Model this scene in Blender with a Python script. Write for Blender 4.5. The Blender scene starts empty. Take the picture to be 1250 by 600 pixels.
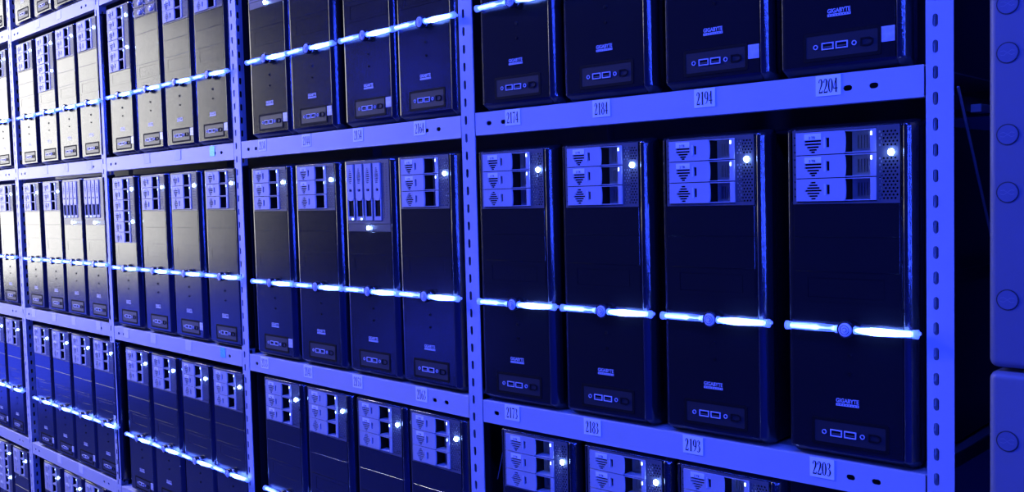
import bpy, bmesh, math, random
from mathutils import Vector, Matrix
random.seed(7)
sc = bpy.context.scene
COL = sc.collection
PI = math.pi
FL = 1.52                       # height of the eye-level origin above the floor

# ------------------------------------------------------------------ materials
def new_mat(name):
    m = bpy.data.materials.new(name); m.use_nodes = True
    nt = m.node_tree; nt.nodes.clear()
    out = nt.nodes.new('ShaderNodeOutputMaterial')
    return m, nt, out

def principled(name, col, rough=.5, metal=0., spec=.5, bump=0., bscale=400., colvar=0., coat=0., emis=None, estr=0., varscale=6.):
    m, nt, out = new_mat(name)
    b = nt.nodes.new('ShaderNodeBsdfPrincipled')
    nt.links.new(b.outputs[0], out.inputs[0])
    b.inputs['Base Color'].default_value = (*col, 1)
    b.inputs['Roughness'].default_value = rough
    b.inputs['Metallic'].default_value = metal
    b.inputs['Specular IOR Level'].default_value = spec
    b.inputs['Coat Weight'].default_value = coat
    b.inputs['Coat Roughness'].default_value = .08
    tc = nt.nodes.new('ShaderNodeTexCoord')
    if bump > 0:
        n = nt.nodes.new('ShaderNodeTexNoise'); n.inputs['Scale'].default_value = bscale; n.inputs['Detail'].default_value = 1.5
        nt.links.new(tc.outputs['Object'], n.inputs['Vector'])
        bp = nt.nodes.new('ShaderNodeBump'); bp.inputs['Strength'].default_value = bump; bp.inputs['Distance'].default_value = .0006
        nt.links.new(n.outputs['Fac'], bp.inputs['Height']); nt.links.new(bp.outputs[0], b.inputs['Normal'])
    if colvar > 0:
        n = nt.nodes.new('ShaderNodeTexNoise'); n.inputs['Scale'].default_value = varscale; n.inputs['Detail'].default_value = 4
        nt.links.new(tc.outputs['Object'], n.inputs['Vector'])
        r = nt.nodes.new('ShaderNodeMapRange'); r.inputs[3].default_value = 1 - colvar; r.inputs[4].default_value = 1 + colvar
        nt.links.new(n.outputs['Fac'], r.inputs[0])
        mx = nt.nodes.new('ShaderNodeVectorMath'); mx.operation = 'SCALE'; mx.inputs[0].default_value = col
        nt.links.new(r.outputs[0], mx.inputs['Scale']); nt.links.new(mx.outputs[0], b.inputs['Base Color'])
    if emis:
        b.inputs['Emission Color'].default_value = (*emis, 1); b.inputs['Emission Strength'].default_value = estr
    return m

def emitter(name, col, s, dim=None):
    """a lamp; dim=(period, low) lets the inner light vary along the tube (local x)"""
    m, nt, out = new_mat(name)
    e = nt.nodes.new('ShaderNodeEmission'); e.inputs[0].default_value = (*col, 1); e.inputs[1].default_value = s
    nt.links.new(e.outputs[0], out.inputs[0])
    if dim:
        tc = nt.nodes.new('ShaderNodeTexCoord'); n = nt.nodes.new('ShaderNodeTexNoise')
        n.inputs['Scale'].default_value = dim[0]; n.inputs['Detail'].default_value = 1
        mp = nt.nodes.new('ShaderNodeMapping'); mp.inputs['Scale'].default_value = (1, 6, 6)
        nt.links.new(tc.outputs['Object'], mp.inputs[0]); nt.links.new(mp.outputs[0], n.inputs['Vector'])
        r = nt.nodes.new('ShaderNodeMapRange'); r.inputs[1].default_value = .3; r.inputs[2].default_value = .7
        r.inputs[3].default_value = s * dim[1]; r.inputs[4].default_value = s * 1.4
        nt.links.new(n.outputs['Fac'], r.inputs[0]); nt.links.new(r.outputs[0], e.inputs[1])
    return m

def clear_plastic(name, tint, glow):
    m, nt, out = new_mat(name)
    t = nt.nodes.new('ShaderNodeBsdfTransparent'); t.inputs[0].default_value = (.85, .9, 1, 1)
    b = nt.nodes.new('ShaderNodeBsdfPrincipled'); b.inputs['Base Color'].default_value = (*tint, 1); b.inputs['Roughness'].default_value = .12
    b.inputs['Emission Color'].default_value = (.05, .09, 1, 1); b.inputs['Emission Strength'].default_value = glow
    mx = nt.nodes.new('ShaderNodeMixShader'); mx.inputs[0].default_value = .42
    nt.links.new(t.outputs[0], mx.inputs[1]); nt.links.new(b.outputs[0], mx.inputs[2]); nt.links.new(mx.outputs[0], out.inputs[0])
    return m

M = dict(
    bezel=principled('textured_black_plastic', (.007, .007, .009), .165, spec=.62, bump=.30, bscale=620),
    rail=principled('gloss_black_plastic', (.012, .012, .014), .14, spec=.9, bump=.35, bscale=420),
    case=principled('black_painted_steel', (.012, .012, .013), .5, bump=.2, bscale=200),
    dark=principled('dark_opening', (.004, .004, .005), .7, spec=.1),
    port=principled('port_panel_black', (.018, .018, .021), .35, spec=.6),
    tray=principled('silver_tray_plastic', (.39, .39, .41), .38, metal=.0, colvar=.06, varscale=20),
    polished=principled('polished_vent_metal', (.5, .5, .53), .24, metal=1.),
    cage=principled('cage_grey_steel', (.10, .10, .11), .35, metal=.4, bump=.1),
    mesh=principled('vent_grey_steel', (.13, .13, .14), .35, metal=.4),
    label=principled('label_paper', (.80, .80, .82), .6),
    numlabel=principled('number_label_paper', (.85, .85, .87), .5),
    ink=principled('black_ink', (.01, .01, .012), .6),
    foil=principled('silver_foil_sticker', (.62, .64, .70), .35, metal=.35, colvar=.35, varscale=160),
    holo=principled('teal_foil_sticker', (.20, .75, .80), .25, metal=.3, colvar=.7, varscale=260),
    badge=principled('badge_silver', (.55, .56, .62), .35, metal=.2),
    usb=principled('usb_shell_silver', (.62, .62, .66), .3, metal=.2),
    button=principled('brushed_button_metal', (.85, .87, .92), .25, metal=.15),
    rack=principled('grey_powder_coated_steel', (.46, .47, .50), .42, metal=.12, spec=.5, bump=.22, bscale=330, colvar=.05),
    rackin=principled('rack_steel_shelf', (.22, .22, .24), .5, metal=.2, colvar=.1),
    tube=clear_plastic('clear_acrylic', (.45, .55, .95), 1.7),
    cap=clear_plastic('clear_acrylic_cap', (.7, .8, 1), 2.2),
    core_bright=emitter('led_core_bright', (.14, .27, 1.), 24, (30, .5)),
    core_soft=emitter('led_core_soft', (.12, .23, 1.), 15, (40, .3)),
    led=emitter('indicator_led_blue', (.25, .42, 1.), 110),
    status=emitter('status_led_pale', (.35, .5, 1.), 9),
    redled=emitter('status_led_red', (1., .03, .05), 9),
    wall=principled('painted_wall', (.010, .014, .055), .8, bump=.2, bscale=60, colvar=.1),
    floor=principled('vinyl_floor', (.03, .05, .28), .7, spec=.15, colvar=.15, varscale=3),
    ceil=principled('ceiling_paint', (.06, .06, .07), .9, colvar=.06),
    frame=principled('window_frame_paint', (.3, .3, .3), .5, colvar=.05),
    window=emitter('daylit_frosted_glass', (1., .985, .95), 5.7),
    cab=principled('moulded_cabinet_plastic', (.11, .12, .17), .45, bump=.1, bscale=150, colvar=.05),
    capring=principled('cap_seam_rubber', (.03, .03, .035), .6),
    fillbody=principled('fill_lamp_housing', (.5, .5, .5), .4, colvar=.03),
    bluefill=emitter('blue_fill_tube', (.03, .045, 1.), 60),
    panelfill=emitter('blue_fill_diffuser', (.04, .07, 1.), 3.2),
    fadelabel=principled('faded_label_paper', (.62, .62, .65), .5),
    whitefill=emitter('white_fill_tube', (1., .97, .9), 20),
    wire=principled('grey_wire', (.35, .35, .38), .4, metal=.4),
)

# ------------------------------------------------------------------ mesh helpers
def link(name, me, mat=None, parent=None, loc=None):
    o = bpy.data.objects.new(name, me); COL.objects.link(o)
    if mat is not None and me is not None and not me.materials: me.materials.append(mat)
    if parent: o.parent = parent
    if loc: o.location = loc
    return o

def bm_mesh(bm, name, smooth=False):
    bmesh.ops.recalc_face_normals(bm, faces=bm.faces)
    me = bpy.data.meshes.new(name); bm.to_mesh(me); bm.free()
    if smooth:
        for p in me.polygons: p.use_smooth = True
    return me

def add_box(bm, x0, x1, y0, y1, z0, z1, bev=0, seg=2):
    g = bmesh.ops.create_cube(bm, size=1, matrix=Matrix.Translation(((x0+x1)/2, (y0+y1)/2, (z0+z1)/2)) @ Matrix.Diagonal((x1-x0, y1-y0, z1-z0, 1)))
    if bev:
        es = list({e for v in g['verts'] for e in v.link_edges})
        bmesh.ops.bevel(bm, geom=es, offset=bev, segments=seg, affect='EDGES', profile=.5)

def box(name, x0, x1, y0, y1, z0, z1, bev=0):
    bm = bmesh.new(); add_box(bm, x0, x1, y0, y1, z0, z1, bev); return bm_mesh(bm, name)

def add_cyl(bm, c, r, depth, axis='y', seg=20, r2=None):
    rot = {'y': Matrix.Rotation(PI/2, 4, 'X'), 'x': Matrix.Rotation(PI/2, 4, 'Y'), 'z': Matrix.Identity(4)}[axis]
    bmesh.ops.create_cone(bm, cap_ends=True, segments=seg, radius1=r, radius2=r if r2 is None else r2, depth=depth, matrix=Matrix.Translation(c) @ rot)

def add_tube(bm, pts, rads, seg=8):
    rings = []
    for i, p in enumerate(pts):
        p = Vector(p); a = Vector(pts[max(0, i-1)]); b = Vector(pts[min(len(pts)-1, i+1)])
        t = (b-a).normalized(); up = Vector((0, 0, 1)) if abs(t.z) < .9 else Vector((1, 0, 0))
        s = t.cross(up).normalized(); u = s.cross(t)
        rings.append([bm.verts.new(p + rads[i]*(math.cos(2*PI*k/seg)*s + math.sin(2*PI*k/seg)*u)) for k in range(seg)])
    for A, B in zip(rings, rings[1:]):
        for k in range(seg): bm.faces.new((A[k], A[(k+1) % seg], B[(k+1) % seg], B[k]))
    bm.faces.new(rings[0][::-1]); bm.faces.new(rings[-1])

def plate(name, outer, holes, y0, y1):
    """solid plate in the x-z plane between y0 and y1 with real holes through it"""
    cu = bpy.data.curves.new(name, 'CURVE'); cu.dimensions = '2D'; cu.fill_mode = 'BOTH'; cu.extrude = abs(y1-y0)/2
    for pl in [outer] + holes:
        sp = cu.splines.new('POLY'); sp.points.add(len(pl)-1); sp.use_cyclic_u = True
        for i, (x, z) in enumerate(pl): sp.points[i].co = (x, z, 0, 1)
    o = bpy.data.objects.new(name, cu); COL.objects.link(o)
    dg = bpy.context.evaluated_depsgraph_get(); dg.update()
    me = bpy.data.meshes.new_from_object(o.evaluated_get(dg))
    bpy.data.objects.remove(o); bpy.data.curves.remove(cu)
    me.transform(Matrix.Translation((0, (y0+y1)/2, 0)) @ Matrix.Rotation(PI/2, 4, 'X'))
    me.materials.clear(); me.name = name
    return me

def join_meshes(name, mes):
    bm = bmesh.new()
    for me in mes: bm.from_mesh(me)
    out = bpy.data.meshes.new(name); bm.to_mesh(out); bm.free(); return out

def rect(x0, x1, z0, z1): return [(x0, z0), (x1, z0), (x1, z1), (x0, z1)]
def ngon(cx, cz, r, n=6, a0=0): return [(cx + r*math.cos(a0+2*PI*k/n), cz + r*math.sin(a0+2*PI*k/n)) for k in range(n)]
def stadium(cx, cz, w, h, n=5):
    """rounded slot"""
    pts = []
    if h >= w:
        r = w/2; d = h/2-r
        for k in range(n+1): pts.append((cx + r*math.cos(PI*k/n), cz + d + r*math.sin(PI*k/n)))
        for k in range(n+1): pts.append((cx - r*math.cos(PI*k/n), cz - d - r*math.sin(PI*k/n)))
    else:
        r = h/2; d = w/2-r
        for k in range(n+1): pts.append((cx + d + r*math.sin(PI*k/n), cz - r*math.cos(PI*k/n)))
        for k in range(n+1): pts.append((cx - d - r*math.sin(PI*k/n), cz + r*math.cos(PI*k/n)))
    return pts

def ribbon(bm, pts, ws, y, closed=False):
    """flat stroke in the x-z plane facing -y"""
    n = len(pts); L = []; Rr = []
    for i in range(n):
        if closed: a = pts[(i-1) % n]; b = pts[(i+1) % n]
        else: a = pts[max(0, i-1)]; b = pts[min(n-1, i+1)]
        dx, dz = b[0]-a[0], b[1]-a[1]; l = math.hypot(dx, dz) or 1
        nx, nz = -dz/l, dx/l; w = ws[i]/2
        L.append(bm.verts.new((pts[i][0]+nx*w, y, pts[i][1]+nz*w))); Rr.append(bm.verts.new((pts[i][0]-nx*w, y, pts[i][1]-nz*w)))
    for i in range(n if closed else n-1):
        j = (i+1) % n; bm.faces.new((L[i], Rr[i], Rr[j], L[j]))

def text_mesh(name, s, size, x, z, y, align='CENTER', bold=0.):
    cu = bpy.data.curves.new(name, 'FONT'); cu.body = s; cu.size = size; cu.align_x = align; cu.offset = bold; cu.extrude = .00008
    cu.resolution_u = 3
    o = bpy.data.objects.new(name, cu); COL.objects.link(o)
    dg = bpy.context.evaluated_depsgraph_get(); dg.update()
    me = bpy.data.meshes.new_from_object(o.evaluated_get(dg))
    bpy.data.objects.remove(o); bpy.data.curves.remove(cu)
    me.transform(Matrix.Translation((x, y, z)) @ Matrix.Rotation(PI/2, 4, 'X')); me.materials.clear(); me.name = name
    return me

# serif numerals: strokes in a 1 x 1.9 cell, (points, widths)
def arc(cx, cz, rx, rz, a0, a1, n=12, wv=.24, wh=.08):
    p = []; w = []
    for k in range(n+1):
        a = math.radians(a0 + (a1-a0)*k/n); p.append((cx+rx*math.cos(a), cz+rz*math.sin(a)))
        w.append(wh + (wv-wh)*abs(math.cos(a))**1.3)
    return p, w
G = {
    '0': [arc(.5, .95, .36, .88, 0, 360, 20)],
    '1': [([(.52, 0.04), (.52, 1.88)], [.26, .26]), ([(.26, .05), (.78, .05)], [.08, .08]), ([(.5, 1.84), (.22, 1.64)], [.10, .05])],
    '2': [([(.14, 1.38), (.2, 1.66), (.4, 1.84), (.62, 1.78), (.76, 1.5), (.68, 1.1), (.42, .6), (.14, .16)], [.16, .12, .12, .18, .27, .24, .16, .1]),
          ([(.1, .12), (.8, .12), (.92, .42)], [.24, .24, .06])],
    '3': [([(.16, 1.5), (.3, 1.78), (.52, 1.82), (.7, 1.56), (.62, 1.2), (.36, 1.02)], [.08, .1, .12, .25, .16, .07]),
          ([(.36, 1.04), (.66, .9), (.78, .54), (.62, .16), (.36, .06), (.14, .2)], [.07, .16, .27, .16, .1, .18])],
    '4': [([(.62, 0.02), (.62, 1.88)], [.24, .24]), ([(.58, 1.8), (.08, .58)], [.09, .09]), ([(.06, .55), (.94, .55)], [.14, .14])],
    '5': [([(.28, 1.76), (.84, 1.76)], [.2, .2]), ([(.3, 1.78), (.22, 1.14)], [.09, .09]), ([(.2, 1.12), (.5, 1.12), (.76, .82), (.74, .4), (.5, .1), (.14, .12)], [.1, .14, .24, .26, .14, .16])],
    '6': [arc(.5, .56, .34, .52, 0, 360, 16), ([(.8, 1.84), (.44, 1.6), (.2, 1.1), (.16, .6)], [.06, .12, .2, .24])],
    '7': [([(.1, 1.76), (.88, 1.76)], [.24, .24]), ([(.86, 1.74), (.6, 1.0), (.4, .02)], [.08, .14, .22])],
    '8': [arc(.5, 1.42, .27, .42, 0, 360, 14, .2, .08), arc(.5, .5, .34, .48, 0, 360, 14, .23, .08)],
    '9': [arc(.5, 1.32, .34, .52, 0, 360, 16), ([(.2, .06), (.56, .3), (.8, .8), (.84, 1.3)], [.06, .12, .2, .24])],
}

# ------------------------------------------------------------------ the tower server
W = .19
LIFT = .018
def H(z): return z + LIFT      # heights measured from the lower edge of the front face

def bezel_mesh(cut=None):
    # plan section, left to right, then lofted with inset at chin and crown
    prof = [(-.0015, .034), (-.0015, .010), (-.0010, .0060), (.0006, .0028), (.0032, .0007), (.0070, 0), (.1718, 0), (.1728, .0016), (.1738, .0018),
            (.1748, -.0022), (.1775, -.0028), (.1815, -.0006), (.1855, .0045), (.1885, .011), (W, .018), (W, .034)]
    lev = [(.003, .013, .004), (.006, .011, .002), (H(-.006), .0012, .0005), (H(-.003), 0, 0), (H(.4655), 0, 0), (H(.4732), .0, .0), (H(.4746), .002, .0003), (H(.4766), .006, .0008), (H(.4788), .0135, .0016), (H(.4804), .024, .0025), (H(.4808), .033, .003)]
    if cut: lev = lev[:4] + [(H(cut), 0, 0), (H(.4690), 0, 0)] + lev[5:]
    bm = bmesh.new(); rings = []
    for z, off, ins in lev:
        ring = []
        for x, y in prof:
            xx = ins + x*(W-2*ins)/W
            ring.append(bm.verts.new((xx, min(.034, max(y, 0) + off if off else y), z)))
        rings.append(ring)
    for q, (A, B) in enumerate(zip(rings, rings[1:])):
        for k in range(len(prof)-1):
            if cut and q == 4 and k == 5: continue
            f = bm.faces.new((A[k], A[k+1], B[k+1], B[k]))
            f.material_index = 1 if 8 <= k <= 13 else 0
        f = bm.faces.new((A[-1], A[0], B[0], B[-1]))
    bm.faces.new(rings[0]); bm.faces.new(rings[-1][::-1])
    me = bm_mesh(bm, 'bezel'); me.materials.append(M['bezel']); me.materials.append(M['rail'])
    for p in me.polygons: p.use_smooth = abs(p.normal.y) < .98 and p.area < .02
    return me

def tray_meshes(h, kind):
    """one horizontal disk tray, x .017-.137, height h (z from 0), front plate at y=-.0035"""
    x0, x1, xm = .0, .120, .0758
    y0 = -.0045
    # handle plate with curved right end and real slots
    n = 8; curve = [(xm - .0035 + .0035*math.cos(math.radians(-70+140*k/n)) , h/2 + (h/2)*math.sin(math.radians(-90+180*k/n))) for k in range(n+1)]
    outer = [(x0, 0)] + [(x, z) for x, z in curve] + [(x0, h)]
    slots = []
    cx = .0265
    if kind == 'labelled':
        for i, (w, zz) in enumerate([(.026, .60), (.026, .46), (.019, .33), (.0125, .21), (.007, .11)][0 if False else 0:]):
            if zz < .55 or True: slots.append(rect(cx-w/2, cx+w/2, h*(zz-.0)-.0013, h*zz+.0013))
    else:
        for w, zz in [(.008, .83), (.014, .71), (.020, .59), (.026, .47), (.020, .35), (.014, .23), (.008, .11)]:
            slots.append(rect(cx-w/2, cx+w/2, h*zz-.0012, h*zz+.0012))
    slots.append(rect(.047, .052, h*.30, h*.72))
    a = plate('tray_handle', outer, slots, y0, -.0010)
    body = box('tb', .0005, .0750, -.0012, .026, .0008, h-.0008)
    strip = box('rs', .1118, x1, y0+.0008, .0, .0002, h-.0002, .0004)
    rails = [box('r1', .0745, .1120, y0+.0012, .022, h-.0014, h-.0002), box('r2', .0745, .1120, y0+.0012, .022, .0002, .0014)]
    handle = join_meshes('disk_tray', [a, strip] + rails)
    vent = plate('tray_vent', rect(.0755, .1190, .0016, h-.0016), [rect(x, x+.0015, h*.2, h*.78) for x in (.0840, .0885, .0930, .0970, .1010)], .0215, .0235)
    back = body
    bm = bmesh.new(); add_box(bm, .0435, .0462, y0-.0009, y0+.0002, h*.26, h*.76, .0003, 1); latch = bm_mesh(bm, 'latch')
    bm = bmesh.new(); add_box(bm, cx-.0130, cx+.0130, y0-.0004, y0, h*.66, h*.93); lab = bm_mesh(bm, 'lab')
    txt = text_mesh('txt', '2 TB', .0052, cx-.001, h*.70, y0-.0006, bold=.00006)
    bm = bmesh.new(); add_box(bm, .1126, .1148, y0+.0002, y0+.0014, h*.72, h*.88, .0003, 1); st = bm_mesh(bm, 'status')
    return handle, back, latch, lab, txt, st, vent

TH = .0331
TL = tray_meshes(TH, 'labelled'); TP = tray_meshes(TH, 'plain')
bz = bezel_mesh(); bz3 = bezel_mesh(.3660); bz6 = bezel_mesh(.2655)

def cage_frame(z0, z1, x0=.0105, x1=.1700):
    holes = [rect(.0168, .1374, z0+.0030, z1-.0030)]
    ht = z1-z0
    n = int(ht/.0055)
    for k in range(n):                                     # round holes left of the trays
        zz = z0+.006+k*.0055
        if k % 6 in (1, 3, 5) : holes.append(ngon(.0138, zz, .0013, 8))
    zz = z0+.007; row = 0
    while zz < z1-.006:                                    # perforated strip
        if not any(abs(zz-q) < .006 for q in LEDZ):
            for c in range(5):
                xx = .1420 + c*.0054 + (.0027 if row % 2 else 0)
                if xx < .1675: holes.append(ngon(xx, zz, .0019, 6, PI/6))
        zz += .0047; row += 1
    return plate('cage', rect(x0, x1, z0, z1), holes, -.0018, -.0006)
LEDZ = []
LED1, LED2 = H(.434), H(.331)
LEDZ = [LED1]
cage3 = cage_frame(H(.3625), H(.4725))
LEDZ = [LED1, LED2]
cage6 = cage_frame(H(.262), H(.4725))
cagedark3 = box('cage_back', .0105, .1697, .028, .0285, H(.3665), H(.4690))
cagedark6 = box('cage_back6', .0105, .1697, .028, .0285, H(.2660), H(.4690))
bm = bmesh.new(); bmesh.ops.create_uvsphere(bm, u_segments=12, v_segments=8, radius=.0048, matrix=Matrix.Translation((0, -.0012, 0))); led_me = bm_mesh(bm, 'indicator_light', True)
bm = bmesh.new(); bmesh.ops.create_cone(bm, cap_ends=True, segments=16, radius1=.0056, radius2=.0046, depth=.0016, matrix=Matrix.Translation((0, -.0012, 0)) @ Matrix.Rotation(PI/2, 4, 'X')); ledring_me = bm_mesh(bm, 'ring')

# blank drive covers
def cover(z0, z1):
    bm = bmesh.new(); add_box(bm, .0108, .1692, -.0008, .0006, z0+.0007, z1-.0007, .0004, 1); return bm_mesh(bm, 'drive_cover')
def floppy_cover():
    bm = bmesh.new()
    for a in (rect(.0108, .1692, H(.2175), H(.2605)),):
        pass
    me = plate('floppy', rect(.0108, .1692, H(.2175), H(.2605)), [rect(.032, .148, H(.2235), H(.2530))], -.0008, .0004)
    b = box('fi', .0330, .1470, -.0004, .0004, H(.2245), H(.2520))
    return join_meshes('floppy_cover', [me, b])
cover_a = cover(H(.313), H(.3622)); cover_b = cover(H(.2615), H(.313)); floppy = floppy_cover()
cover_top = cover(H(.3585), H(.4100)); cover_top2 = cover(H(.3100), H(.3580))

# vertical four-disk cage
vcx = [.0270+.0335*k for k in range(4)]
def vcage():
    holes = [rect(x-.0140, x+.0140, H(.337), H(.4665)) for x in vcx]
    for k in range(20):
        zz = H(.343)+k*.0062
        holes += [rect(x+.0153, x+.0173, zz, zz+.0032) for x in vcx[:3]]
        holes.append(rect(.1490, .1510, zz, zz+.0032))
        holes.append(ngon(.1600, zz+.0016, .0014, 6))
    return plate('vcage', rect(.0105, .1700, H(.331), H(.4725)), holes, -.0018, -.0006)
vcage_me = vcage()
vdark = box('vdark', .0108, .1697, -.0006, -.0001, H(.3313), H(.4722))
def vtray():
    h0, h1 = H(.383), H(.4655)
    outer = [(-.0125, h0+.006), (-.008, h0+.001), (0, h0), (.008, h0+.001), (.0125, h0+.006), (.0125, h1), (-.0125, h1)]
    holes = []
    for w, zz in [(.004, .4545), (.0075, .4500), (.0105, .4455), (.0135, .4410), (.0150, .4365), (.0135, .4320), (.0105, .4275), (.0075, .4230)]:
        holes.append(rect(-w/2, w/2, H(zz)-.0011, H(zz)+.0011))
    holes.append(stadium(.0005, H(.4065), .0110, .0062))
    a = plate('vt', outer, holes, -.0045, -.0010)
    b = plate('vf', rect(-.0125, .0125, H(.3385), h0+.004), [rect(-.0105, .0105, H(.3475), h0+.002)], -.0035, -.0010)
    return join_meshes('vtray', [a, b])
vtray_me = vtray()
vback = box('vback', -.0125, .0125, -.0009, -.0001, H(.339), H(.465))
bm = bmesh.new(); add_box(bm, .003, .0085, -.0040, -.0034, H(.3400), H(.3435)); vstat = bm_mesh(bm, 'vstat')
vplate = box('vplate', .0108, .1692, -.0008, .0006, H(.3135), H(.3303), .0003)

# fan cage with four round units
def fan_unit():
    bm = bmesh.new()
    add_box(bm, -.0330, .0330, -.0022, 0, -.0135, .0135, .0015, 2)
    return bm_mesh(bm, 'fu')
fan_me = fan_unit()
bm = bmesh.new(); bmesh.ops.create_uvsphere(bm, u_segments=14, v_segments=8, radius=.010, matrix=Matrix.Translation((.002, -.002, -.001)) @ Matrix.Diagonal((1.25, .35, .9, 1))); fan_knob = bm_mesh(bm, 'fk', True)
bm = bmesh.new(); add_tube(bm, [(-.022+.022*math.cos(a), -.0028, -.001+.011*math.sin(a)) for a in [math.radians(110+140*k/8) for k in range(9)]], [.0011]*9, 5)
add_tube(bm, [(.006+.018*math.cos(a), -.0028, .0+.011*math.sin(a)) for a in [math.radians(-60+120*k/8) for k in range(9)]], [.0011]*9, 5); fan_arc = bm_mesh(bm, 'fa')
fanplate = box('fanplate', .0108, .1692, -.0012, .0004, H(.4105), H(.4725), .0003)

# light bar
BZ = H(.180); BX = .0955; BY = -.0085
def tube_shape(xa, xb, core):
    n = 14; pts = []; rr = []
    for k in range(n+1):
        t = k/n; x = xa+(xb-xa)*t
        y = BY - .0035*math.sin(PI*(x+.002)/(W+.012))
        pts.append((x, y, BZ - .0012*math.sin(PI*(x)/W)*0 + (.0006*math.sin(2*PI*x/W))))
        b = math.sin(PI*min(1, max(0, t)))**.35 if 0 < t < 1 else 0
        if core == 'r': rr.append(.0016 + .0042*min(1, t/.30)**.7*(1-.55*max(0, t-.45)/.55))
        elif core == 'l': rr.append(.0040 if t < .62 else (.0014 if t < .86 else .0034))
        else: rr.append(.0050 + .0009*math.sin(PI*t))
    bm = bmesh.new(); add_tube(bm, pts, rr, 10 if not core else 8); return bm_mesh(bm, 'bar', True)
bar_l = tube_shape(.001, .0835, None); bar_r = tube_shape(.1075, .196, None)
core_l = tube_shape(.009, .0815, 'l'); core_r = tube_shape(.1085, .1890, 'r')
def cap_mesh(x, s):
    bm = bmesh.new()
    add_cyl(bm, (x, BY-.0005, BZ), .0066, .0035, 'x', 16); add_cyl(bm, (x+s*.0040, BY-.0005, BZ), .0061, .0046, 'x', 16, .0061)
    add_cyl(bm, (x, BY+.0065, BZ), .0030, .006, 'y', 10)
    return bm_mesh(bm, 'cap', True)
cap_l = cap_mesh(.0025, 1); cap_r = cap_mesh(.1950, -1)
def neck(x):
    bm = bmesh.new(); add_cyl(bm, (x, BY-.0035, BZ), .0058, .0030, 'x', 14); add_cyl(bm, (x, BY+.004, BZ), .0034, .0075, 'y', 10); return bm_mesh(bm, 'neck', True)
neck_l = neck(.0815); neck_r = neck(.1095)
def button_mesh():
    bm = bmesh.new()
    add_cyl(bm, (BX, -.007, BZ), .0085, .0150, 'y', 24)
    add_cyl(bm, (BX, -.0150, BZ), .0100, .0030, 'y', 28)
    add_cyl(bm, (BX, -.0172, BZ), .0072, .0020, 'y', 24, .0082)
    add_cyl(bm, (BX, -.0188, BZ), .0026, .0018, 'y', 16)
    me = bm_mesh(bm, 'power_button'); return me
btn = button_mesh()
def circ(r, n=24): return [(BX+r*math.cos(2*PI*k/n), BZ+r*math.sin(2*PI*k/n)) for k in range(n)]
groove = join_meshes('groove', [plate('g1', circ(.0069), [circ(.0062)], -.01835, -.0180), plate('g2', circ(.0034), [circ(.0027)], -.01835, -.0180)])
bm = bmesh.new()
pts = [(BX+.0125*math.cos(2*PI*k/28), -.0105, BZ+.0125*math.sin(2*PI*k/28)) for k in range(28)]
ringR = []
for k in range(28):
    a = 2*PI*k/28; c = Vector((BX+.0118*math.cos(a), -.0110, BZ+.0118*math.sin(a))); er = Vector((math.cos(a), 0, math.sin(a)))
    ringR.append([bm.verts.new(c + .0012*(math.cos(b)*er) + Vector((0, .006*math.sin(b), 0))) for b in [2*PI*j/8 for j in range(8)]])
for i in range(28):
    A, B = ringR[i], ringR[(i+1) % 28]
    for j in range(8): bm.faces.new((A[j], A[(j+1) % 8], B[(j+1) % 8], B[j]))
btn_ring = bm_mesh(bm, 'button_ring', True)
bm = bmesh.new()
add_cyl(bm, (.0955, -.0004, H(.140)), .0036, .0016, 'y', 16); reset_me = bm_mesh(bm, 'reset_button')
bm = bmesh.new(); add_cyl(bm, (.0955, -.0004, H(.140)), .0026, .0024, 'y', 16); reset_in = bm_mesh(bm, 'ri')
bm = bmesh.new(); add_cyl(bm, (.0955, -.0004, H(.113)), .0023, .0022, 'y', 12); hdd_me = bm_mesh(bm, 'activity_light')

# brand badge
bt = text_mesh('badge_text', 'GIGABYTE', .0086, .0915, H(.0695), -.0005, bold=.00022)
# widen to the badge's width
xs = [v.co.x for v in bt.vertices]; k_ = .0345/(max(xs)-min(xs)); cxm = (max(xs)+min(xs))/2
for v in bt.vertices: v.co.x = .0915 + (v.co.x-cxm)*k_
bbar = plate('badge_bar', rect(.0742, .1088, H(.0642), H(.0680)), [rect(.0765+.0042*k, .0765+.0042*k+.0016, H(.0652), H(.0669)) for k in range(8)], -.0006, .0001)
badge = join_meshes('brand_badge', [bt, bbar])

# port panel
def rrect(x0, x1, z0, z1, r, n=4):
    p = []
    for cx, cz, a0 in ((x1-r, z1-r, 0), (x0+r, z1-r, 90), (x0+r, z0+r, 180), (x1-r, z0+r, 270)):
        for k in range(n+1):
            a = math.radians(a0+90*k/n); p.append((cx+r*math.cos(a), cz+r*math.sin(a)))
    return p
PX0, PX1, PZ0, PZ1 = .038, .151, H(.0035), H(.0425)
frame_me = plate('port_panel', rrect(PX0-.0012, PX1+.0012, PZ0-.0012, PZ1+.0012, .003), [rrect(PX0+.0032, PX1-.0032, PZ0+.0034, PZ1-.0034, .002)], -.0010, .0002)
panel_in = box('panel_in', PX0, PX1, -.0006, .0001, PZ0, PZ1)
pz = (PZ0+PZ1)/2 - .0005
def usb(x0):
    bm = bmesh.new()
    a = plate('usb', rect(x0, x0+.0180, pz-.0052, pz+.0052), [rect(x0+.0015, x0+.0165, pz-.0036, pz+.0036)], -.0022, -.0008)
    return a
usb_me = [usb(.0655), usb(.0867)]
usb_dark = box('usb_dark', .0, .0150, -.0011, -.0008, -.0032, .0032)
usb_tongue = box('usb_tongue', .0012, .0138, -.0016, -.0010, -.0022, -.0002)
def jack():
    bm = bmesh.new()
    o = [(.0036*math.cos(2*PI*k/18), .0036*math.sin(2*PI*k/18)) for k in range(18)]; i = [(.0023*math.cos(2*PI*k/18), .0023*math.sin(2*PI*k/18)) for k in range(18)]
    return plate('audio_jack', o, [i], -.0019, -.0008)
jack_me = jack()
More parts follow.
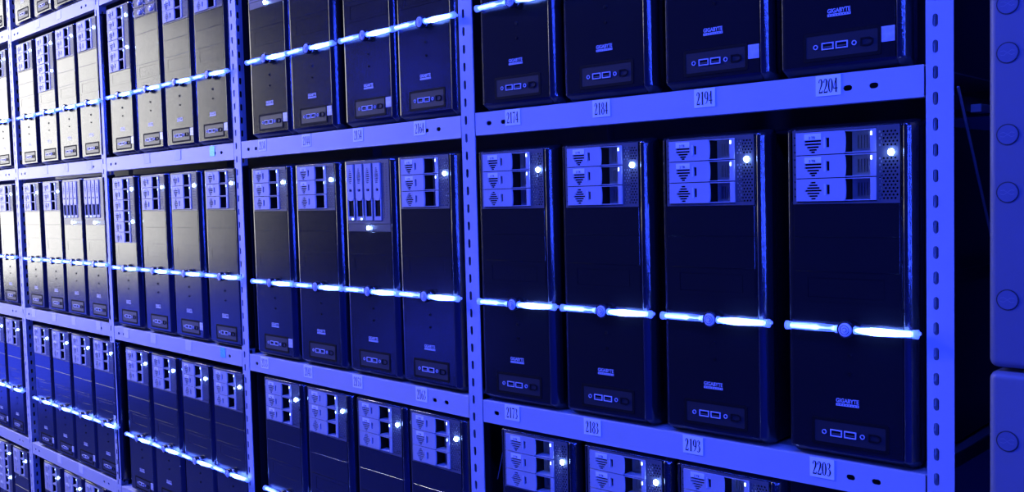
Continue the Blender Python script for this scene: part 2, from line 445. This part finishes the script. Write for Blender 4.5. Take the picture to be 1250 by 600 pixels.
fw_o = [(.1234, pz-.0058), (.1365, pz-.0058), (.1412, pz-.0030), (.1412, pz+.0030), (.1365, pz+.0058), (.1234, pz+.0058)]
fw_i = [(.1252, pz-.0040), (.1357, pz-.0040), (.1394, pz-.0020), (.1394, pz+.0020), (.1357, pz+.0040), (.1252, pz+.0040)]
fw_me = plate('firewire_port', fw_o, [fw_i], -.0021, -.0008)
sticker_me = box('sticker', .1530, .1716, -.0009, -.0002, H(.0185), H(.0400))

case_me = box('case', .003, W-.003, .034, .440, .004, H(.474), .003)
bm = bmesh.new()
for x in (.025, W-.025):
    for y in (.06, .40): add_cyl(bm, (x, y, .002), .010, .004, 'z', 14)
feet_me = bm_mesh(bm, 'foot')

def part(name, me, mat, parent, loc=None, label=None):
    o = link(name, me, mat, parent, loc)
    if label: o['label'] = label
    return o

def make_server(kind, sticker, red=False, status=2, lit=True, full=True, dimbar=False):
    root = bpy.data.objects.new('tower_server', None); COL.objects.link(root)
    root.empty_display_size = .05
    part('case', case_me, M['case'], root)
    part('front_bezel', {'three': bz3, 'six': bz6}.get(kind, bz) if full else bz, None, root)
    part('foot', feet_me, M['capring'], root)
    if full:
        if kind in ('three', 'six'):
            cg = part('drive_cage', cage3 if kind == 'three' else cage6, M['mesh'], root)
            part('cage_backing', cagedark3 if kind == 'three' else cagedark6, M['dark'], cg)
            n = 3 if kind == 'three' else 6
            for k in range(n):
                plain = (k % 3 == 2) and kind == 'three' and status < 3
                T = TP if plain else TL
                z = H(.4687) - TH - k*(TH+.0013)
                if kind == 'six' and k >= 3: z -= .0008
                t = part('disk_tray', T[0], M['tray'], root, (.0170, 0, z))
                part('tray_slots', T[1], M['dark'], t)
                part('tray_latch', T[2], M['badge'], t)
                part('tray_vent', T[6], M['tray'], t)
                if not plain:
                    lb = part('capacity_label', T[3], M['label'], t)
                    part('capacity_text', T[4], M['ink'], t)
                if k % 3 < 2 or status >= 3: part('status_light', T[5], M['status'], t)
            for q, zz in enumerate([LED1] + ([LED2] if kind == 'six' else [])):
                l = part('indicator_light', led_me, M['led'], root, (.1585, -.0012, zz), 'glowing blue indicator light')
                part('light_ring', ledring_me, M['badge'], l)
            if kind == 'three':
                part('drive_cover', cover_a, M['bezel'], root); part('drive_cover', cover_b, M['bezel'], root)
        elif kind == 'upright':
            cg = part('drive_cage', vcage_me, M['mesh'], root); part('cage_backing', vdark, M['dark'], cg)
            for k, x in enumerate(vcx):
                t = part('disk_tray', vtray_me, M['tray'], root, (x, 0, 0)); part('tray_slots', vback, M['dark'], t)
                if k < 2: part('status_light', vstat, M['status'], t)
            part('cage_sill', vplate, M['cage'], root)
            l = part('indicator_light', led_me, M['led'], root, (.0905, -.0012, H(.3215)), 'glowing blue indicator light'); part('light_ring', ledring_me, M['badge'], l)
            part('drive_cover', cover_b, M['bezel'], root)
        elif kind == 'round':
            cg = part('drive_cage', fanplate, M['cage'], root)
            for i in range(2):
                for j in range(2):
                    t = part('round_latch_tray', fan_me, M['cage'], root, (.0500+.0775*i, -.0012, H(.4265)+.0295*j)); part('tray_knob', fan_knob, M['tray'], t); part('tray_arc', fan_arc, M['tray'], t)
            part('drive_cover', cover_top, M['bezel'], root); part('drive_cover', cover_top2, M['bezel'], root); part('drive_cover', cover_b, M['bezel'], root)
        part('floppy_cover', floppy, M['bezel'], root)
    # light bar
    part('light_tube', bar_l, M['tube'], root); part('light_tube', bar_r, M['tube'], root)
    part('glowing_core', core_l, M['core_soft'], root); part('glowing_core', core_r, M['core_bright'] if not dimbar else M['core_soft'], root)
    for c in (cap_l, cap_r, neck_l, neck_r): part('tube_end_cap', c, M['cap'], root)
    b = part('power_button', btn, M['button'], root); part('button_ring', btn_ring, M['rail'], b); part('button_groove', groove, M['rail'], b)
    r = part('reset_button', reset_me, M['rail'], root); part('reset_plunger', reset_in, M['dark'], r)
    part('activity_light', hdd_me, M['redled'] if red else M['dark'], root, None, 'small red light' if red else None)
    part('brand_badge', badge, M['badge'], root)
    p = part('port_panel', frame_me, M['dark'], root); part('panel_face', panel_in, M['port'], p)
    for k in range(2):
        part('usb_port', usb_me[k], M['usb'], p)
        x = (.0670, .0882)[k]
        part('usb_opening', usb_dark, M['dark'], p, (x, 0, pz)); part('usb_tongue', usb_tongue, M['cage'], p, (x, 0, pz))
    part('audio_jack', jack_me, M['badge'], p, (.0560, 0, pz)); part('audio_jack', jack_me, M['badge'], p, (.1139, 0, pz))
    part('firewire_port', fw_me, M['dark'], p)
    if sticker: part('foil_sticker', sticker_me, M['foil'], root, None, 'silver foil sticker')
    return root

def copy_server(root):
    c = root.copy(); COL.objects.link(c)
    for ch in root.children:
        d = ch.copy(); COL.objects.link(d); d.parent = c
        for g in ch.children:
            e = g.copy(); COL.objects.link(e); e.parent = d
    return c

# ------------------------------------------------------------------ rack layout (left front corner of each post)
PXs = [0.0, -0.9002, -1.8173, -2.7154, -3.5711, -4.4699]
PYs = [0.0117, -0.0269, -0.016, -0.0027, 0.0018, 0.0062]
SH = {  # top of the shelf beam per bay, level: Z A B C D
    1: dict(Z=.747, A=.206, B=-.364, C=-.908, D=-1.435), 2: dict(Z=.747, A=.204, B=-.362, C=-.908, D=-1.435),
    3: dict(Z=.747, A=.203, B=-.357, C=-.900, D=-1.435), 4: dict(Z=.742, A=.201, B=-.351, C=-.892, D=-1.435),
    5: dict(Z=.752, A=.203, B=-.350, C=-.884, D=-1.435)}
def bay_frame(b):
    A = Vector((PXs[b], PYs[b], 0)); B = Vector((PXs[b-1], PYs[b-1], 0)); e = (B-A); L = e.length
    return A, L, math.atan2(e.y, e.x)
def bay_pt(b, u, v, z):
    A, L, a = bay_frame(b)
    return (A.x + u*math.cos(a) - v*math.sin(a), A.y + u*math.sin(a) + v*math.cos(a), z + FL)

rack = bpy.data.objects.new('steel_shelving_rack', None); COL.objects.link(rack)
rack['label'] = 'long grey slotted-angle steel shelving rack carrying all the servers'; rack['category'] = 'rack'
DEPTH = .50; PWD = .036; ZT = 1.30
def post_mesh(front=True):
    z0, z1 = -FL+.004, ZT
    z = .2635
    while z > z0+.04: z -= .035
    lo, hi = z+.0175, .0
    cell = plate('pc', rect(0, PWD, -.0175, .0175), [stadium(.0125, 0, .0072, .0180)], 0, .0022)
    cellb = plate('pc', rect(0, PWD, -.0175, .0175), [stadium(.0235, 0, .0072, .0180)], 0, .0022)
    zs = []
    zz = lo+.0175
    while zz+.0175 < z1: zs.append(zz); zz += .035
    hi = zs[-1]+.0175
    def strip(c):
        bm = bmesh.new()
        for q in zs:
            c2 = c.copy(); c2.transform(Matrix.Translation((0, 0, q))); bm.from_mesh(c2)
        add_box(bm, 0, PWD, 0, .0022, z0, zs[0]-.0175); add_box(bm, 0, PWD, 0, .0022, hi, z1)
        bmesh.ops.remove_doubles(bm, verts=bm.verts, dist=1e-5)
        me = bpy.data.meshes.new('strip'); bm.to_mesh(me); bm.free(); return me
    a = strip(cell); b = strip(cellb)
    b.transform(Matrix.Translation((.0022, .0022, 0)) @ Matrix.Rotation(PI/2, 4, 'Z'))
    me = join_meshes('post', [a, b])
    # folded front corner
    bm = bmesh.new(); bm.from_mesh(me); add_tube(bm, [(.0012, .0012, z0), (.0012, .0012, z1)], [.0013]*2, 8)
    out = bpy.data.meshes.new('post'); bm.to_mesh(out); bm.free(); return out
pm = post_mesh()
for k in range(6):
    a = bay_frame(min(max(k, 1), 5))[2]
    o = part('post', pm, M['rack'], rack, (PXs[k], PYs[k], FL)); o.rotation_euler.z = a
    r = part('post', pm, M['rack'], rack, (PXs[k]-math.sin(a)*DEPTH, PYs[k]+math.cos(a)*DEPTH, FL)); r.rotation_euler.z = a - PI/2 if False else a
    f = part('post_foot', box('foot%d' % k, -.004, .046, -.004, .046, 0, .004, .001), M['capring'], rack, (PXs[k], PYs[k], 0))

def beam_mesh(L, u0=.0385):
    x0, x1 = u0, L-.0030; h = .044
    holes = []
    for u in (.075, .113): holes.append(stadium(u, -h/2, .0135, .0082))
    for u in (L-.110, L-.072): holes.append(stadium(u, -h/2, .0135, .0082))
    a = plate('bf', rect(x0, x1, -h, 0), holes, .0008, .0028)
    bm = bmesh.new(); bm.from_mesh(a)
    add_box(bm, x0, x1, .0028, .040, -.0022, 0)
    add_box(bm, x0, x1, .0028, .020, -h, -h+.002)
    add_tube(bm, [(x0, .0018, -.0009), (x1, .0018, -.0009)], [.0012]*2, 6)
    add_tube(bm, [(x0, .0018, -h+.0009), (x1, .0018, -h+.0009)], [.0012]*2, 6)
    out = bpy.data.meshes.new('beam'); bm.to_mesh(out); bm.free(); return out
beams = {}
for b in range(1, 6):
    A, L, a = bay_frame(b); bmsh = beam_mesh(L)
    panel = box('shelf_panel%d' % b, .040, L-.004, .041, DEPTH-.041, -.0022, 0)
    rear = box('rear_beam%d' % b, .040, L-.004, DEPTH-.040, DEPTH-.002, -.044, 0, .001)
    for lv in 'ZABCD':
        z = SH[b][lv]
        o = part('shelf_beam', bmsh, M['rack'], rack, bay_pt(b, 0, 0, z)); o.rotation_euler.z = a; beams[b, lv] = o
        p = part('shelf_panel', panel, M['rackin'], rack, bay_pt(b, 0, 0, z)); p.rotation_euler.z = a
        q = part('rear_beam', rear, M['rackin'], rack, bay_pt(b, 0, 0, z)); q.rotation_euler.z = a
# end frame struts and diagonal brace at the right end (post 0)
for z in (.158, -.093, -.361, .70, -.90):
    part('side_strut', box('strut', .0045, .0070, .040, .485, -.010, .010), M['case'], rack, (PXs[0], PYs[0], FL+z))
bm = bmesh.new(); add_tube(bm, [(.010, .09, .18), (.010, .30, -.16)], [.0022]*2, 6)
part('diagonal_brace', bm_mesh(bm, 'diagonal_brace'), M['rack'], rack, (PXs[0], PYs[0], FL))
bm = bmesh.new(); add_box(bm, .006, .022, .148, .186, -.006, .006, .001, 1)
part('bracket', bm_mesh(bm, 'bracket'), M['rack'], rack, (PXs[0], PYs[0], FL+.152))

# number labels
def number_label(beam, u, s=None, mat='numlabel', w=.038, h=.030, dz=-.0165):
    o = part('number_label', box('nl', u-w/2, u+w/2, -.0001, .0009, dz-h/2+.001, dz+h/2+.001), M[mat], beam, None, ('white label printed %s' % s) if s else None)
    if s:
        bm = bmesh.new(); dw = .0075; hh = .0112
        x = u - 2*dw + .0002
        for ch in s:
            for pts, ws in G[ch]:
                closed = len(pts) > 12 and abs(pts[0][0]-pts[-1][0]) < 1e-6
                P = [(x+p[0]*dw*.98, dz-.0100+p[1]*hh) for p in (pts[:-1] if closed else pts)]
                ribbon(bm, P, [w_*dw*1.3 for w_ in ws[:len(P)]], -.0003, closed)
            x += dw
        me = bpy.data.meshes.new('digits'); bm.to_mesh(me); bm.free()
        d = part('printed_number', me, M['ink'], beam)
NUM = {(1, 'A'): [(.138, '2174'), (.348, '2184'), (.555, '2194'), (.762, '2204')], (1, 'B'): [(.117, '2173'), (.313, '2183'), (.523, '2193'), (.747, '2203')],
       (2, 'A'): [(.146, '2134'), (.353, '2144'), (.565, '2154'), (.785, '2164')], (2, 'B'): [(.116, '2133'), (.323, '2143'), (.531, '2153'), (.764, '2163')],
       (3, 'A'): [(.354, None), (.564, None), (.775, 0)], (3, 'B'): [(.136, None), (.341, None), (.580, None), (.789, 0)],
       (4, 'A'): [(.337, None), (.539, None), (.751, None)], (4, 'B'): [(.133, None), (.349, None), (.541, None), (.762, None)], (4, 'C'): [(.33, None), (.54, None)], (4, 'Z'): [(.33, None), (.54, None)]}
for (b, lv), ls in NUM.items():
    for u, s in ls:
        if s == 0: number_label(beams[b, lv], u, None, 'holo', .028, .028)
        else: number_label(beams[b, lv], u, s, 'numlabel' if s else 'fadelabel')

# ------------------------------------------------------------------ servers on the shelves
# per row: shelf level, row phrase, z scale per bay, {bay: [(u, kind, sticker)]}
T3, T6, V4, RD = 'three', 'six', 'upright', 'round'
ROWS = [
    ('Z', 'top row', 1.0, {4: [(.090, T3, 0), (.300, T3, 1), (.498, T3, 0), (.690, T3, 0)], 5: [(.485, T3, 0), (.690, T3, 0)]}),
    ('A', 'upper row', None, {1: [(.058, T3, 0), (.266, T3, 0), (.481, T3, 1), (.688, T3, 1)], 2: [(.100, V4, 1), (.294, T3, 1), (.520, T3, 1), (.718, T3, 0)],
           3: [(.092, T6, 1), (.300, RD, 1), (.497, T3, 1), (.697, T3, 1)], 4: [(.088, T3, 0), (.298, T6, 0), (.494, T3, 0), (.690, T3, 0)], 5: [(.485, T3, 0), (.690, T3, 0)]}),
    ('B', 'middle row', None, {1: [(.043, T3, 0), (.255, T3, 0), (.472, T3, 0), (.696, T3, 0)], 2: [(.086, T3, 1), (.297, T3, 0), (.507, V4, 0), (.706, T3, 0)],
           3: [(.077, T6, 0), (.297, T3, 0), (.506, T3, 1), (.722, T3, 0)], 4: [(.086, T3, 0), (.296, T3, 0), (.492, V4, 0), (.688, V4, 0)], 5: [(.485, T3, 0), (.690, T3, 0)]}),
    ('C', 'lower row', None, {1: [(.085, T3, 0), (.292, T3, 0), (.490, T3, 0)], 2: [(.108, T3, 0), (.312, T3, 0), (.522, T3, 0), (.718, T3, 0)],
           3: [(.122, T3, 1), (.319, T3, 0), (.526, T3, 0), (.722, T3, 0)], 4: [(.115, T3, 1), (.313, T3, 1), (.509, T3, 1), (.705, T3, 1)], 5: [(.296, T3, 0), (.494, T3, 1), (.692, T3, 0)]}),
    ('D', 'bottom row', None, {4: [(.16, T3, 0), (.37, T3, 0), (.57, T3, 0)], 5: [(.10, T3, 0), (.31, T3, 0), (.506, T6, 0), (.702, T3, 0)]}),
]
ZS = {('A', 3): .965, ('A', 4): .965, ('A', 5): .965, ('C', 3): .975, ('C', 4): .972, ('C', 5): .97, ('D', 4): 1., ('D', 5): 1.}
ORD = ['first', 'second', 'third', 'fourth', 'fifth']
BAYN = {1: 'in the rightmost bay', 2: 'in the second bay from right', 3: 'in the third bay from right', 4: 'in the fourth bay from right', 5: 'in the leftmost bay'}
LOOK = {T3: 'black tower server', T6: 'black six-disk tower server', V4: 'black tower server with upright disk trays', RD: 'black tower server with round-latch trays'}
cache = {}
for lv, rown, _, bays in ROWS:
    for b, lst in bays.items():
        A, L, ang = bay_frame(b)
        for i, (u, kind, stk) in enumerate(lst):
            red = (lv, b, i) == ('B', 2, 0)
            st = 3 if (lv, b, i) == ('C', 2, 0) else 2
            key = (kind, bool(stk), red, st)
            if key in cache: s = copy_server(cache[key])
            else: s = cache[key] = make_server(kind, stk, red, st)
            s.location = bay_pt(b, u, .0, SH[b][lv] + .0008)
            # a tower is pushed onto the shelf by eye: tiny turns
            s.rotation_euler.z = ang
            s.scale = (1, 1, ZS.get((lv, b), 1.))
            n = len(lst)
            if b == 1 and lv == 'A': lab = '%s, %s upper row, above the shelf label %s' % (LOOK[kind], ('leftmost near', 'second near', 'third near', 'rightmost near')[i].replace(' near', ' in nearest bay\'s'), NUM[(1, 'A')][i][1])
            elif b == 1 and lv == 'B': lab = '%s, %s middle row, above the shelf label %s' % (LOOK[kind], ('leftmost near', 'second near', 'third near', 'rightmost near')[i].replace(' near', ' in nearest bay\'s'), NUM[(1, 'B')][i][1])
            elif kind in (V4, RD): lab = '%s, %s of %s %s' % (LOOK[kind], ORD[i], rown, BAYN[b])
            else: lab = '%s, %s in the %s %s' % (LOOK[kind], ORD[i], rown, BAYN[b])
            words = lab.split()
            if len(words) > 16:
                lab = lab.replace('in the second bay', 'second bay').replace('in the third bay', 'third bay').replace('in the fourth bay', 'fourth bay').replace('in the leftmost', 'leftmost')
            s['label'] = lab; s['category'] = 'server'; s['group'] = 'tower servers in the %s of the rack' % rown

# thin wires hanging in the gaps beside the first towers
def wire(p, q, lab):
    bm = bmesh.new(); m = [(p[0]*(1-t)+q[0]*t + .004*math.sin(PI*t), p[1]*(1-t)+q[1]*t, p[2]*(1-t)+q[2]*t) for t in [k/6 for k in range(7)]]
    add_tube(bm, m, [.0012]*7, 6); o = link('cable', bm_mesh(bm, 'cable', True), M['wire'])
    o['label'] = lab; o['category'] = 'cable'
wire(bay_pt(1, .047, .03, .300), bay_pt(1, .056, .05, .206), 'thin grey cable beside the server above shelf number 2174')
wire(bay_pt(1, .072, .03, -.408), bay_pt(1, .045, .03, -.53), 'thin grey cable hanging below shelf number 2173')

# ------------------------------------------------------------------ cabinets to the right of the rack
def cabinet(z0, z1, caps, lab):
    root = bpy.data.objects.new('equipment_cabinet', None); COL.objects.link(root)
    x0, x1, yf = .0835, .72, .0
    root.location = (x0, yf, z0+FL)
    bm = bmesh.new(); add_box(bm, 0, x1-x0, 0, .5, 0, z1-z0, .011, 4)
    part('body', bm_mesh(bm, 'cab_body', True), M['cab'], root)
    for z in caps:
        zz = z-z0
        n = 36
        o = [(.0245+.0138*math.cos(2*PI*k/n), .0138*math.sin(2*PI*k/n)) for k in range(n)]; i = [(.0245+.0123*math.cos(2*PI*k/n), .0123*math.sin(2*PI*k/n)) for k in range(n)]
        c = part('round_cap', plate('capring', o, [i], -.0006, .0004), M['capring'], root, (0, 0, zz))
        bm = bmesh.new(); add_cyl(bm, (.0245, -.0004, 0), .0122, .0016, 'y', 32); part('cap_disc', bm_mesh(bm, 'cap_disc'), M['cab'], c)
        bm = bmesh.new()
        for s in (-1, 1):
            pts = [(.0245+s*.0085, .0022), (.0245+s*.0045, .0030), (.0245, 0), (.0245+s*.0045, -.0030), (.0245+s*.0085, -.0022)]
            ribbon(bm, pts, [.0007]*5, -.00135)
        part('moulded_mark', bm_mesh(bm, 'moulded_mark'), M['rackin'], c)
    root['label'] = lab; root['category'] = 'cabinet'; root['group'] = 'moulded cabinets beside the rack'
cabinet(-.2000, .62, (.269, .207, .103, .029, -.110), 'upper moulded plastic cabinet with round caps right of the rack')
cabinet(-1.0, -.2045, (-.295, -.62), 'lower moulded plastic cabinet under the seam, right of the rack')
bm = bmesh.new(); add_box(bm, .09, .71, .01, .49, 0, FL-1.0-.001, .01, 2)
pl = link('cabinet_plinth', bm_mesh(bm, 'plinth'), M['cab']); pl['label'] = 'plain plastic plinth under the lower moulded cabinet'; pl['category'] = 'plinth'

# ------------------------------------------------------------------ room
def struct(name, me, mat):
    o = link(name, me, mat); o['kind'] = 'structure'; return o
X0, X1, Y0, Y1, ZC = -7.6, 3.0, -3.4, 1.2, 3.45
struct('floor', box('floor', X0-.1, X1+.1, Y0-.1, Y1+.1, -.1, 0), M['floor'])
struct('ceiling', box('ceiling', X0-.1, X1+.1, Y0-.1, Y1+.1, ZC, ZC+.1), M['ceil'])
struct('wall_back', box('wall_back', X0-.1, X1+.1, Y1, Y1+.1, 0, ZC), M['wall'])
struct('wall_front', box('wall_front', X0-.1, X1+.1, Y0-.1, Y0, 0, ZC), M['wall'])
struct('wall_right', box('wall_right', X1, X1+.1, Y0, Y1, 0, ZC), M['wall'])
WY0, WY1, WZ0, WZ1 = -2.55, -.35, .97, 3.3
struct('wall_left', plate('wall_left', rect(Y0, Y1, 0, ZC), [rect(WY0, WY1, WZ0, WZ1)], 0, .1), M['wall'])
wl = bpy.data.objects['wall_left']; wl.rotation_euler.z = PI/2; wl.location = (X0, 0, 0)
win = plate('window_1', rect(WY0, WY1, WZ0, WZ1), [rect(WY0+.05+(WY1-WY0-.05)/3*k, WY0+(WY1-WY0-.05)/3*(k+1), WZ0+.05, WZ1-.05) for k in range(3)], -.02, .05)
w = struct('window_1', win, M['frame']); w.rotation_euler.z = PI/2; w.location = (X0, 0, 0)
g = link('window_pane', box('window_pane', WY0+.02, WY1-.02, .02, .03, WZ0+.02, WZ1-.02), M['window'], w)

# unseen fill lamps added for the ambient glow and for reflections
def lamp(x, y, z, w, lab, vert=False, power=1., tint=(.022, .07, 1.), name='blue_fill_lamp'):
    root = bpy.data.objects.new(name, None); COL.objects.link(root); root.location = (x, y, z)
    if vert: root.rotation_euler.x = PI/2
    part('housing', box('housing', -w/2, w/2, -.08, .08, -.03, .0, .004), M['fillbody'], root)
    bm = bmesh.new()
    for s in (-.04, .04): add_tube(bm, [(-w/2+.04, s, -.052), (w/2-.04, s, -.052)], [.018]*2, 10)
    part('fill_tube', bm_mesh(bm, 'fill_tube'), M['bluefill'] if tint[0] < .5 else M['whitefill'], root)
    root['label'] = lab; root['category'] = 'lamp'
    LP = root
    ld = bpy.data.lights.new('fill_light', 'AREA'); ld.shape = 'RECTANGLE'; ld.size = w; ld.size_y = .16
    ld.color = tint; ld.energy = 60*power
    lo = bpy.data.objects.new('fill_light', ld); COL.objects.link(lo); lo.parent = root; lo.location = (0, 0, -.09)
    return root
PLACE = ['nearest the cabinets', 'second from the cabinets', 'midway along the aisle', 'second from the window', 'nearest the window']
for i, x in enumerate((.9, -.6, -2.1, -3.6, -5.1)):
    lamp(x, -1.5, ZC, 1.2, 'added blue fill lamp on the ceiling, ' + PLACE[i], power=.86)  # added to bathe the whole aisle in blue
for x, z, p in ((-4.9, .53, 'low near the window'), (-5.3, 2.45, 'high near the window')):
    lamp(x, Y0, z, .5, 'added short blue fill lamp on the opposite wall, ' + p, True, .03)  # added so the bezels mirror soft blue patches
lamp(-3.95, -1.15, ZC, 1.2, 'added white fill lamp on the ceiling between the blue ones', power=1.15, tint=(1., .97, .95), name='white_fill_lamp')  # added to whiten steel and trays in the far bays
for y, p in ((-.35, 'behind the cabinets'), (-1.35, 'in the middle'), (-2.35, 'at the far side')):
    lamp(X1, y, 1.5, 1.8, 'added upright blue fill lamp on the right wall, ' + p, False, 1.1).rotation_euler = (0, PI/2, 0)  # added to give the bezel shoulders blue reflections

pr = bpy.data.objects.new('blue_fill_panel', None); COL.objects.link(pr); pr.location = (X0+.012, -1.5, .0)  # unseen panel added so lower-row bezels reflect blue
part('fill_panel_housing', box('lph', 0, .05, -1.85, 1.1, 0, .84, .005), M['fillbody'], pr)
part('fill_diffuser', box('lpd', .0502, .056, -1.81, 1.06, .06, .80), M['panelfill'], pr)
pr['label'] = 'added long blue fill panel low on the wall beneath the window'; pr['category'] = 'light panel'

wd = bpy.data.worlds.new('world'); sc.world = wd; wd.use_nodes = True
wd.node_tree.nodes['Background'].inputs[0].default_value = (.01, .015, .2, 1); wd.node_tree.nodes['Background'].inputs[1].default_value = .2

# ------------------------------------------------------------------ camera
R = [[0.7103216428386013, -0.7036565900990746, -0.017622909101893784], [0.7034139896717058, 0.708723434448456, 0.05403566042641276], [-0.02553277989573399, -0.05077889988694322, 0.9983834836760211]]
cd = bpy.data.cameras.new('camera'); co = bpy.data.objects.new('camera', cd); COL.objects.link(co)
mt = Matrix([[R[i][0], R[i][2], -R[i][1], 0] for i in range(3)] + [[0, 0, 0, 1]])
mt.translation = Vector((0.52517518, -1.328, 0.03909696 + FL))
co.matrix_world = mt
cd.sensor_fit = 'HORIZONTAL'; cd.sensor_width = 36; cd.lens = 1171.4114570174459/1250*36; cd.clip_start = .01
sc.camera = co
sc.view_settings.view_transform = 'Standard'; sc.view_settings.look = 'None'; sc.view_settings.gamma = 1; sc.view_settings.use_curve_mapping = False
sc.view_settings.exposure = 0
sc.cycles.use_denoising = True
sc.cycles.max_bounces = 6; sc.cycles.transparent_max_bounces = 12
